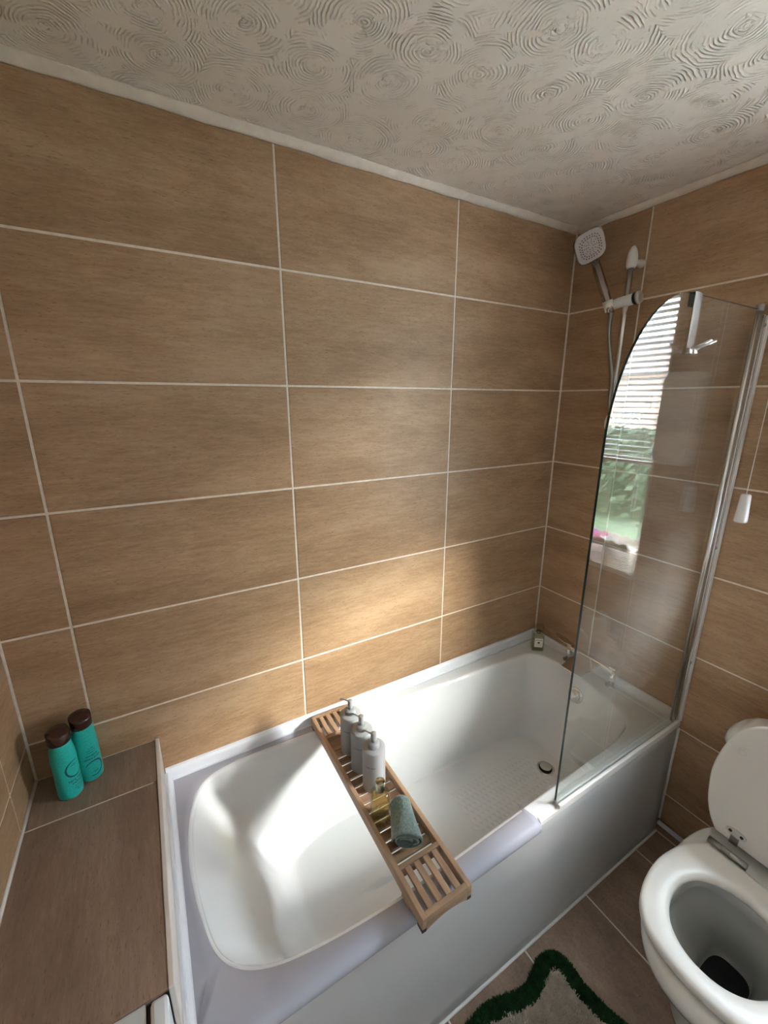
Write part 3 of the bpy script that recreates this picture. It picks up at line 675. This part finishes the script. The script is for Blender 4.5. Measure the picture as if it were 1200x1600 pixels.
# pump bottles
def flute(a, z):
    d = (a-math.radians(235)) % (2*PI)
    flat = d < math.radians(62) or d > 2*PI-math.radians(62)
    return 1.0 if flat or z < .004 or z > .136 else 1.0-.045*(.5-.5*math.cos(a*52))
def pump(x, y, label, word):
    b = empty('pump_bottle', (x, y, WZ+.0005), label, 'bottle', 'grey pump bottles on the caddy')
    r = .0335
    MB().lathe([(r*.95, 0), (r, .0015), (r, .006), (r, .07), (r, .134), (r*.995, .1365), (r*.96, .138), (.0150, .1388)], 256, flute=flute, cap1=True).build('bottle_body', M['pump'], b)
    MB().lathe([(.0165, .138), (.0165, .152), (.0158, .1535), (.0085, .154)], 32).build('collar', M['pump'], b)
    h = MB().lathe([(.0058, .153), (.0058, .160), (.0085, .1605), (.0088, .162), (.0083, .1835), (.0076, .1845), (.0004, .1845)], 24)
    h.build('pump_head', M['pump'], b)
    na = math.radians(123)
    path = [(.004*math.cos(na), .004*math.sin(na), .178), (.018*math.cos(na), .018*math.sin(na), .180), (.030*math.cos(na), .030*math.sin(na), .179), (.038*math.cos(na), .038*math.sin(na), .174)]
    MB().tube(cro(path, 5), .0026, 10).build('spout', M['pump'], b)
    t = wrap(text_mesh(word, .0075), r+.0004, math.radians(224), .092); link('printed_word', t, M['print'], b)
    return b
pump(.0835, -.1985, 'grey fluted pump bottle nearest the wall, in the row on the caddy', 'shampoo')
pump(.0835, -.2750, 'middle grey fluted pump bottle of the row on the caddy', 'conditioner')
pump(.0845, -.3515, 'grey fluted pump bottle directly behind the golden oil bottle on the caddy', 'body wash')
# oil bottle
ob = empty('oil_bottle', (.0490, -.4520, WZ+.0005), 'clear round bottle of golden bath oil standing on the caddy', 'bottle')
r = .0272
MB().lathe([(r*.9, 0), (r, .003), (r, .080), (r*.97, .087), (r*.8, .0935), (r*.5, .097), (.0095, .098), (.0095, .103)], 48, cap1=False).build('bottle_wall', M['clearplastic'], ob)
MB().lathe([(r*.84, .004), (r*.9, .006), (r*.92, .010), (r*.92, .074), (r*.90, .0742), (.001, .0742)], 48).build('bath_oil', M['oil'], ob)
MB().lathe([(.0125, .099), (.0128, .100), (.0128, .127), (.0120, .1285), (.0005, .1285)], 32).build('cap', M['goldcap'], ob)
gr = MB()
for i in range(16):
    a = 2*PI*i/16; gr.box((-.0016, -.0005, .001), (.0016, .0005, .012), .0004, T=Matrix.Rotation(a, 4, 'Z') @ Matrix.Translation((0, r+.0003, 0)) @ Matrix.Rotation(.6, 4, 'Y'))
gr.build('ribbed_foot', M['clearplastic'], ob)
link('printed_letters', wrap(text_mesh('NEOM', .010), r+.0005, math.radians(-100), .046), M['print'], ob)
# rolled cloth
A = Vector((.1060, -.4620, WZ+.0390)); Bn = Vector((.0640, -.5660, WZ+.0400)); axd = (Bn-A).normalized(); sdv = axd.cross(Vector((0, 0, 1))).normalized(); upw = sdv.cross(axd)
tw = empty('rolled_cloth', (.088, -.505, WZ), 'rolled sage green face cloth lying in the well of the caddy', 'cloth')
def spiral(turns, r0, r1, n, w):
    outer = []; innr = []
    for i in range(n+1):
        t = i/n; a = turns*2*PI*t; r = r0+(r1-r0)*t; outer.append((r*math.cos(a), r*math.sin(a))); innr.append(((r-w)*math.cos(a), (r-w)*math.sin(a)))
    return outer+innr[::-1]
R = []; NS = 26
for i in range(NS+1):
    t = i/NS
    c = A.lerp(Bn, t); wob = 1+.05*math.sin(t*9)+.03*math.sin(t*23)
    end = 1-.55*max(0, (.16-t)/.16)**2
    wid = (.80+.28*t-.10*math.sin(t*PI))*end; hei = (1.02+.0*t)*end
    sp = spiral(2.35, .0370, .0165, 90, .0038)
    ring = []
    for (x, y) in sp:
        an = math.atan2(y, x); q = 1+.05*math.sin(3*an+5*t)*wob*.6+.05*math.sin(2*an-7*t)*.6
        px, pz = x*q*wid*1.08, y*q*hei
        pz = max(pz, -.0385+.0004*abs(math.sin(an*3)))
        slack = axd*(.010*math.cos(an-2.2)*(1 if t > .85 else 0)*(t-.85)/.15)
        ring.append(tuple(c+sdv*px+upw*pz+slack-tw.location))
    R.append(ring)
MB().rings(R, True, True).build('cloth_roll', M['cloth'], tw)
core = MB()
RR = []
for i in range(7):
    t = .80+.17*i/6; c = A.lerp(Bn, t); wid = (.80+.28*t-.10*math.sin(t*PI))
    RR.append([tuple(c+sdv*(.0250*math.cos(a)*wid*1.05)+upw*(.0245*math.sin(a))-tw.location) for a in [2*PI*j/28 for j in range(28)]])
core.rings(RR); core.build('inner_fold_shade', M['clothshade'], tw)['label'] = 'inner folds with shade put into the colour'  # plug in the darker cloth colour paints shade in the open end
# ------------------------------------------------------------------ teal bottles on ledge
def teal(x, y, label, flip, face):
    b = empty('shampoo_bottle', (x, y, LZ+.0005), label, 'bottle', 'teal bottles on the tiled ledge'); b.scale = (1, 1, 1.06)
    r = .0268
    MB().lathe([(r*.86, 0), (r*.96, .003), (r, .010), (r, .100), (r*.985, .115), (r*.93, .128), (r*.86, .138), (r*.84, .143), (r*.88, .146), (r*.90, .1475), (r*.84, .149)], 56).build('bottle_body', M['teal'], b)
    cap = MB().lathe([(r*.86, .1490), (r*.88, .1500), (r*.90, .176), (r*.88, .1795), (r*.80, .181), (.0005, .1822)], 12 if False else 40)
    for i in range(len(cap.v)):       # bevelled flat at the front of the cap top
        v = cap.v[i]
        if v[2] > .170: cap.v[i] = (v[0], v[1], v[2]-.010*max(0, (v[0]*math.cos(face)+v[1]*math.sin(face))/r))
    cap.build('cap', M['brown'], b)
    rot = PI if flip else 0; zc = .056 if not flip else .050; sg = -1 if flip else 1
    # big open ring
    rg = MB(); prev = None
    pts = []
    for i in range(49):
        a = math.radians(62+i*5.6); wd = .0007+.0014*math.sin(PI*i/48)
        rr = .0205; pts.append(((rr-wd)*math.cos(a), (rr-wd)*math.sin(a), (rr+wd)*math.cos(a), (rr+wd)*math.sin(a)))
    for i in range(48):
        p, q = pts[i], pts[i+1]; rg.add([(p[0], p[1], 0), (p[2], p[3], 0), (q[2], q[3], 0), (q[0], q[1], 0)], [(0, 1, 2, 3)])
    me = bpy.data.meshes.new('ring'); me.from_pydata(rg.v, [], rg.f)
    ms = [wrap(me, r+.0005, face, .079 if not flip else .036, rot)]
    base = .079 if not flip else .036
    for s_, dz, sz in (('malibu c', .010, .0050), ('hard water', -.0290, .0088), ('wellness', -.0375, .0082), ('shampoo' if not flip else 'conditioner', -.0465, .0048), ('all hair types', -.0525, .0042), ('266 ml', -.0585, .0042)):
        ms.append(wrap(text_mesh(s_, sz), r+.0005, face, base+sg*dz, rot))
    join_meshes(ms, 'bottle_print', M['tealprint'], b)
    return b
teal(-.6530, -.0900, 'teal bottle with brown cap, the nearer one on the ledge, lettering upright', False, math.radians(-38))
teal(-.6120, -.0530, 'teal bottle with brown cap, the farther one on the ledge beside the joint, lettering inverted', True, math.radians(-62))
# ------------------------------------------------------------------ toilet
ty = -1.023
wc = empty('toilet', (.68, ty, 0), 'white toilet with raised lid beside the bath', 'toilet')
def egg(x0, x1, w, n=64, back=.55, e=2.2):       # closed outline, front at x0
    o = []; xm = x0+(x1-x0)*back
    for j in range(n):
        a = 2*PI*j/n; c, s = math.cos(a), math.sin(a)
        if c < 0: x = xm+(xm-x0)*c; y = w*s
        else:
            k = (abs(c)**3.2+abs(s)**3.2)**(-1/3.2); x = xm+(x1-xm)*c*k; y = w*s*k
        if c < 0:
            k = (abs(c)**e+abs(s)**e)**(-1/e); x = xm+(xm-x0)*c*k; y = w*s*k
        o.append((x-.68, y))
    return o
SEAT = [(.490, 0), (.4955, .050), (.511, .097), (.540, .129), (.580, .151), (.637, .166), (.708, .1725), (.787, .163), (.835, .147), (.862, .130)]
def dee(off=0.0, n=4):        # D-shaped outline: rounded front, straight hinge edge
    half = cro([(x, y, 0) for x, y in SEAT], n)
    pts = [(p.x, -p.y) for p in half[::-1]]+[(p.x, p.y) for p in half[1:]]
    pts += [(.868, .122), (.869, .06), (.869, 0), (.869, -.06), (.868, -.122)]
    cxm, cym = .69, 0; o = []
    for i in range(len(pts)):
        a, b = Vector(pts[i-1]), Vector(pts[(i+1) % len(pts)]); t = (b-a).normalized(); nn = Vector((t.y, -t.x))
        if nn.dot(Vector(pts[i])-Vector((cxm, cym))) > 0: nn = -nn
        o.append((pts[i][0]+nn.x*off-.68, pts[i][1]+nn.y*off))
    return o
ND = len(dee())
def eggn(x0, x1, w, e=2.1):   # opening outline with the same point count, starting at the same angle
    o = []; D = dee(); xm = x0+(x1-x0)*.55
    for (x, y) in D:
        a = math.atan2(y, x-(xm-.68)); c, s = math.cos(a), math.sin(a); k = (abs(c)**e+abs(s)**e)**(-1/e)
        o.append((xm-.68+((xm-x0) if c < 0 else (x1-xm))*c*k, w*s*k))
    return o
def zr(ps, z): return [(x, y, z) for x, y in ps]
pan = MB()
pan.rings([zr(egg(.66, 1.02, .105), .0), zr(egg(.655, 1.02, .108), .02), zr(egg(.66, 1.02, .095), .10), zr(egg(.62, 1.02, .105), .18), zr(egg(.55, 1.02, .135), .26), zr(egg(.49, 1.02, .163), .33), zr(egg(.468, 1.02, .172), .37), zr(egg(.465, 1.03, .174), .385), zr(egg(.470, 1.03, .171), .400),
           zr(egg(.480, 1.02, .165), .406), zr(egg(.525, .815, .118), .406), zr(egg(.532, .805, .112), .398)], True, False)
pan.build('pan', M['porcelain'], wc)
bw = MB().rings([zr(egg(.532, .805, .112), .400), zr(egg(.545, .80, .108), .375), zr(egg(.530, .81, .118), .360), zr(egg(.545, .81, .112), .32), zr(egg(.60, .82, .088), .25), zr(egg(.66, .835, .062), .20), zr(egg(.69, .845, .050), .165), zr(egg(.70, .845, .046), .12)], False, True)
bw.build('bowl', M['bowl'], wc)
MB().rings([zr(egg(.695, .845, .047), .135), zr(egg(.695, .845, .047), .1355)], True, True).build('water_surface', M['water'], wc)
st = MB()
z0 = .408
st.rings([zr(dee(.004), z0+.002), zr(dee(0), z0+.007), zr(dee(0), z0+.016), zr(dee(.004), z0+.0215), zr(dee(.012), z0+.0235), zr(eggn(.530, .805, .122), z0+.0235), zr(eggn(.540, .795, .112), z0+.019), zr(eggn(.543, .792, .109), z0+.010), zr(eggn(.540, .795, .112), z0+.002), zr(dee(.004), z0+.002)], False, False)
st.build('seat', M['seat'], wc)
# raised lid leaning on the cistern
lid_T = Matrix.Translation((.905-.68, 0, .437)) @ Matrix.Rotation(math.radians(-101), 4, 'Y').inverted()
def lidp(sc, h): return [((.868-.68-x-.0)*1.0, y, h) for x, y in egg(.490+sc, .872-sc*.5, .173-sc)]
ld = MB(); rr_ = []
for sc, h in ((.004, 0), (0, .004), (0, .014), (.005, .018)):
    rr_.append([Vector((.186-x, y*1.03, h)) for x, y in dee(sc)])
LT = Matrix.Translation((.918-.68, 0, .440)) @ Matrix(((math.cos(math.radians(80)), 0, math.sin(math.radians(80)), 0), (0, 1, 0, 0), (math.sin(math.radians(80)), 0, -math.cos(math.radians(80)), 0), (0, 0, 0, 1)))
ld.rings(rr_, T=LT)
lid = ld.build('lid', M['seat'], wc)
for y in (.125, -.125): MB().lathe([(.0105, 0), (.0105, -.004), (.0085, -.0055), (.006, -.0045), (.0005, -.0045)], 20, T=LT @ Matrix.Translation((.262, y, 0))).build('lid_buffer', M['whiteplastic'], lid)
hg = MB().tube([(.882-.68, .128, .430), (.882-.68, .038, .430)], .0098, 18); hg2 = MB()
for y in (.096, .076): hg.tube([(.882-.68, y+.001, .430), (.882-.68, y-.001, .430)], .0103, 18)
hg2.tube([(.882-.68, -.038, .430), (.882-.68, -.128, .430)], .0098, 18)
hinge = hg.build('hinge', M['steelgrey'], wc); hg2.build('hinge', M['steelgrey'], wc)
for y in (.085, -.085):
    MB().box((-.004, y-.010, -.0025), (.034, y+.010, 0), .001, T=LT).build('hinge_leaf', M['steelgrey'], hinge)
    p_ = MB().rings([[Vector((.030+.011*math.sin(a), y+.024*math.cos(a), h)) for a in [2*PI*j/28 for j in range(28)]] for h in (-.0028, 0)], smooth=False, T=LT).build('hinge_plate', M['brushed'], hinge)
    for dy in (-.013, .013): MB().lathe([(.0042, 0), (.0042, -.0006)], 14, T=LT @ Matrix.Translation((.030, y+dy, -.0026))).build('screw_hole_shade', M['dark'], hinge)  # dark discs paint the shade in the screw holes
# cistern
def rr2(x0, x1, w, p=5, n=64):
    o = []
    for j in range(n):
        a = 2*PI*j/n; c, s = math.cos(a), math.sin(a); k = (abs(c)**p+abs(s)**p)**(-1/p); o.append(((x0+x1)/2+(x1-x0)/2*c*k-.68, w*s*k))
    return o
MB().rings([zr(rr2(1.03, 1.165, .13), .385), zr(rr2(1.00, 1.17, .155), .42), zr(rr2(.992, 1.175, .166), .50), zr(rr2(.985, 1.180, .172), .645)]).build('cistern', M['porcelain'], wc)
cl = MB().rings([zr(rr2(.985, 1.182, .176, 3.2), .640), zr(rr2(.972, 1.184, .188, 3.2), .650), zr(rr2(.966, 1.185, .194, 3.2), .668), zr(rr2(.970, 1.184, .190, 3.2), .686), zr(rr2(.984, 1.180, .176, 3.2), .700), zr(rr2(.992, 1.176, .166, 3.2), .703), zr(rr2(1.000, 1.172, .160, 3.2), .716), zr(rr2(1.015, 1.160, .145, 3.2), .724)]).build('cistern_lid', M['porcelain'], wc)
# toilet roll on the cistern
tr = empty('toilet_roll', (1.095, -.955, .7245), 'white toilet roll standing on the cistern lid', 'toilet roll')
MB().lathe([(.050, .0005), (.052, .003), (.052, .095), (.050, .098), (.021, .098), (.020, .095), (.020, .003), (.021, .0005), (.050, .0005)], 40, cap0=False, cap1=False).build('paper_roll', M['paper'], tr)
MB().lathe([(.0200, .001), (.0200, .0975), (.0192, .0975), (.0192, .001), (.0200, .001)], 32, cap0=False, cap1=False).build('cardboard_core', mat('cardboard', (.42, .31, .21), .9), tr)
# ------------------------------------------------------------------ scalloped wicker basket on the sill
bx0, bx1, by0, by1, bz = 1.176, 1.275, -.912, -1.18, WZ0+.0125
bk = empty('wicker_basket', ((bx0+bx1)/2, (by0+by1)/2, bz), 'white scalloped wicker basket on the window sill, seen mirrored in the glass screen', 'basket')
wk = MB(); cxk, cyk = (bx0+bx1)/2, (by0+by1)/2; hx, hy = (bx1-bx0)/2, (by0-by1)/2
for k in range(12):
    z = .004+k*.0072; R_ = []
    pts = []
    for j in range(72):
        t = j/72*4; sdn = int(t); f = t-sdn
        P4 = [(-hx, -hy), (hx, -hy), (hx, hy), (-hx, hy)]; a, b = P4[sdn], P4[(sdn+1) % 4]
        x, y = a[0]+(b[0]-a[0])*f, a[1]+(b[1]-a[1])*f
        wv = .0016*(1 if (j+k) % 2 else -1); nx, ny = (0, -1) if sdn == 0 else (1, 0) if sdn == 1 else (0, 1) if sdn == 2 else (-1, 0)
        pts.append((x+nx*wv, y+ny*wv, z))
    wk.tube(pts+[pts[0]], .0026, 6)
o = wk.build('woven_sides', M['wicker'], bk); o['kind'] = 'stuff'
MB().box((-hx, -hy, 0), (hx, hy, .004)).build('basket_base', M['wicker'], bk)
for s in (-1, 1):
    for q in range(6):
        yc = -hy+hy*2*(q+.5)/6; rr3 = hy/6
        MB().tube([(s*hx, yc-rr3*math.cos(PI*i/10), .088+rr3*1.15*math.sin(PI*i/10)) for i in range(11)], .0030, 6).build('scallop', M['wicker'], bk)
        MB().rings([[(s*hx-.0006, yc-rr3*math.cos(PI*i/10), .086+rr3*1.1*math.sin(PI*i/10)) for i in range(11)], [(s*hx+.0006, yc-rr3*math.cos(PI*i/10), .086+rr3*1.1*math.sin(PI*i/10)) for i in range(11)]]).build('scallop_weave', M['wicker'], bk)
for i, (px, py, key) in enumerate([(1.21, -1.14, 'purple'), (1.24, -1.10, 'purple'), (1.22, -1.07, 'pink'), (1.25, -1.05, 'pink')]):
    f = MB()
    for k in range(3):
        for j in range(6):
            a = 2*PI*j/6+k*.5; T = Matrix.Translation((0, 0, .088+.004*k)) @ Matrix.Rotation(a, 4, 'Z') @ Matrix.Rotation(-.35-.35*k, 4, 'Y')
            f.rings([[(.002, -.003, 0), (.002, .003, 0), (.002, .003, .001), (.002, -.003, .001)], [(.012, -.009, .001), (.012, .009, .001), (.012, .009, .002), (.012, -.009, .002)], [(.020, -.003, .004), (.020, .003, .004), (.020, .003, .005), (.020, -.003, .005)]], T=T)
    f.tube([(0, 0, .004), (0, 0, .088)], .0012, 6)
    tag(f.build('flower', M[key], None, (px, py, bz)), '%s flower head in the wicker basket%s' % (key, ['', ', the one nearer the pane', '', ', set behind'][i]), 'flower', 'flowers in the wicker basket')
cu = MB().lathe([(.020, 0), (.024, .004), (.028, .105), (.0265, .105), (.022, .008), (.001, .006)], 28)
tag(cu.build('pot', M['cup'], None, (1.215, -1.015, bz+.005)), 'plain white pot standing inside the wicker basket', 'pot')
# white rounded cabinet on wall near window (seen as reflection)
def rrect(w, h, r, z):
    o = []
    for (sx_, sy_, a0) in ((1, 1, 0), (-1, 1, 90), (-1, -1, 180), (1, -1, 270)):
        for k in range(7): a = math.radians(a0+15*k); o.append((sx_*(w-r)+r*math.cos(a), sy_*(h-r)+r*math.sin(a), z))
    return o
cbT = Matrix.Translation((XR, -.815, 1.585)) @ Rr
cab = empty('wall_cabinet', (XR, -.815, 1.585), 'white round-cornered wall box between bath and window, seen mirrored in the glass screen', 'cabinet')
TT = Matrix.Rotation(0, 4, 'X') @ Rr
MB().rings([rrect(.064, .150, .030, .0005), rrect(.064, .150, .030, .035), rrect(.058, .144, .026, .045), rrect(.050, .136, .02, .048)], T=TT).build('cabinet_shell', M['frame'], cab)
MB().rings([rrect(.048, .134, .018, .0482), rrect(.047, .133, .018, .051)], T=TT).build('cabinet_front', M['frame'], cab)
# pull cord
pc = empty('light_pull', (1.12, -.722, ZC-.0005), 'white light pull with cord hanging from the ceiling right of the shower screen', 'light pull')
MB().lathe([(.034, 0), (.034, -.010), (.028, -.022), (.010, -.026), (.001, -.026)], 28).build('ceiling_switch', M['whiteplastic'], pc)
MB().tube([(0, 0, -.025), (0, 0, -.905)], .0012, 6).build('cord', M['whiteplastic'], pc)
MB().lathe([(.0085, -.900), (.0120, -.903), (.0130, -.91), (.0165, -.978), (.0160, -.984), (.001, -.985)], 28).build('pull_handle', mat('glossy_white_plastic', (.78, .74, .72), .22), pc)
# ------------------------------------------------------------------ bath mat
outer = [(.160, -.70), (.232, -.692), (.285, -.700), (.338, -.716), (.378, -.722), (.415, -.712), (.455, -.700), (.490, -.702), (.520, -.722), (.530, -.757), (.528, -.80), (.535, -.85), (.552, -.905), (.580, -.96), (.60, -1.02), (.585, -1.08), (.55, -1.13), (.545, -1.18), (.56, -1.25), (.53, -1.31), (.46, -1.33), (.40, -1.31), (.34, -1.33), (.27, -1.35), (.20, -1.33), (.12, -1.35), (.04, -1.33), (-.02, -1.30), (-.03, -1.23), (-.01, -1.16), (-.03, -1.08), (-.05, -1.0), (-.02, -.93), (-.03, -.86), (-.02, -.78), (.03, -.72), (.09, -.705)]
oc_ = cr([(x+.0, y, 0) for x, y in outer], 6); cm = Vector((.27, -1.02, 0))
mt = empty('bath_mat', (.27, -1.02, 0), 'cream tufted bath mat with a wavy dark green border on the floor', 'bath mat')
N_ = len(oc_); nrm = []
for i in range(N_):
    t = (oc_[(i+1) % N_]-oc_[i-1]).normalized(); nrm.append(Vector((t.y, -t.x, 0))*-1 if (Vector((t.y, -t.x, 0)).dot(cm-oc_[i]) < 0) else Vector((t.y, -t.x, 0)))
inn = [oc_[i]+nrm[i]*.040 for i in range(N_)]
MB().rings([[p-cm for p in [q+Vector((0, 0, .0008)) for q in oc_]], [p-cm+Vector((0, 0, .006)) for p in oc_], [p-cm+Vector((0, 0, .006)) for p in inn]], False, False).build('green_backing', M['green'], mt)
MB().rings([[p-cm+Vector((0, 0, .001)) for p in inn], [p-cm+Vector((0, 0, .006)) for p in inn]], True, True).build('cream_backing', M['creampile'], mt)
def tuft(mb, x, y, h, r):
    a = random.uniform(0, 6.28); lx, ly = random.gauss(0, .003), random.gauss(0, .003)
    b = [(x+r*math.cos(a+q*2.094), y+r*math.sin(a+q*2.094), .004) for q in range(3)]
    m2 = [(x+lx*.6+r*.8*math.cos(a+q*2.094), y+ly*.6+r*.8*math.sin(a+q*2.094), h*.75) for q in range(3)]
    mb.add(b+m2+[(x+lx, y+ly, h)], [(0, 1, 4, 3), (1, 2, 5, 4), (2, 0, 3, 5), (3, 4, 6), (4, 5, 6), (5, 3, 6)])
gt = MB()
for i in range(N_):
    if oc_[i].y < -1.15: continue
    for k in range(190):
        f = random.random(); s = random.random(); j = (i+1) % N_
        p = oc_[i].lerp(oc_[j], f).lerp(inn[i].lerp(inn[j], f), s*1.02+.0)-cm
        tuft(gt, p.x, p.y, .020*random.uniform(.85, 1.08)*(.75+.25*math.sin(PI*min(1, s+.1))), .0016)
tag(gt.build('green_pile', M['green'], mt), kind='stuff')
ct = MB()
import mathutils
poly2 = [(p.x, p.y) for p in inn]
def inside(x, y):
    c = False; j = len(poly2)-1
    for i in range(len(poly2)):
        a, b = poly2[i], poly2[j]
        if (a[1] > y) != (b[1] > y) and x < (b[0]-a[0])*(y-a[1])/(b[1]-a[1])+a[0]: c = not c
        j = i
    return c
cnt = 0
while cnt < 26000:
    x, y = random.uniform(.0, .60), random.uniform(-1.15, -.72)
    if inside(x, y): tuft(ct, x-cm.x, y-cm.y, .017*random.uniform(.9, 1.08), .0021); cnt += 1
tag(ct.build('cream_pile', M['creampile'], mt), kind='stuff')
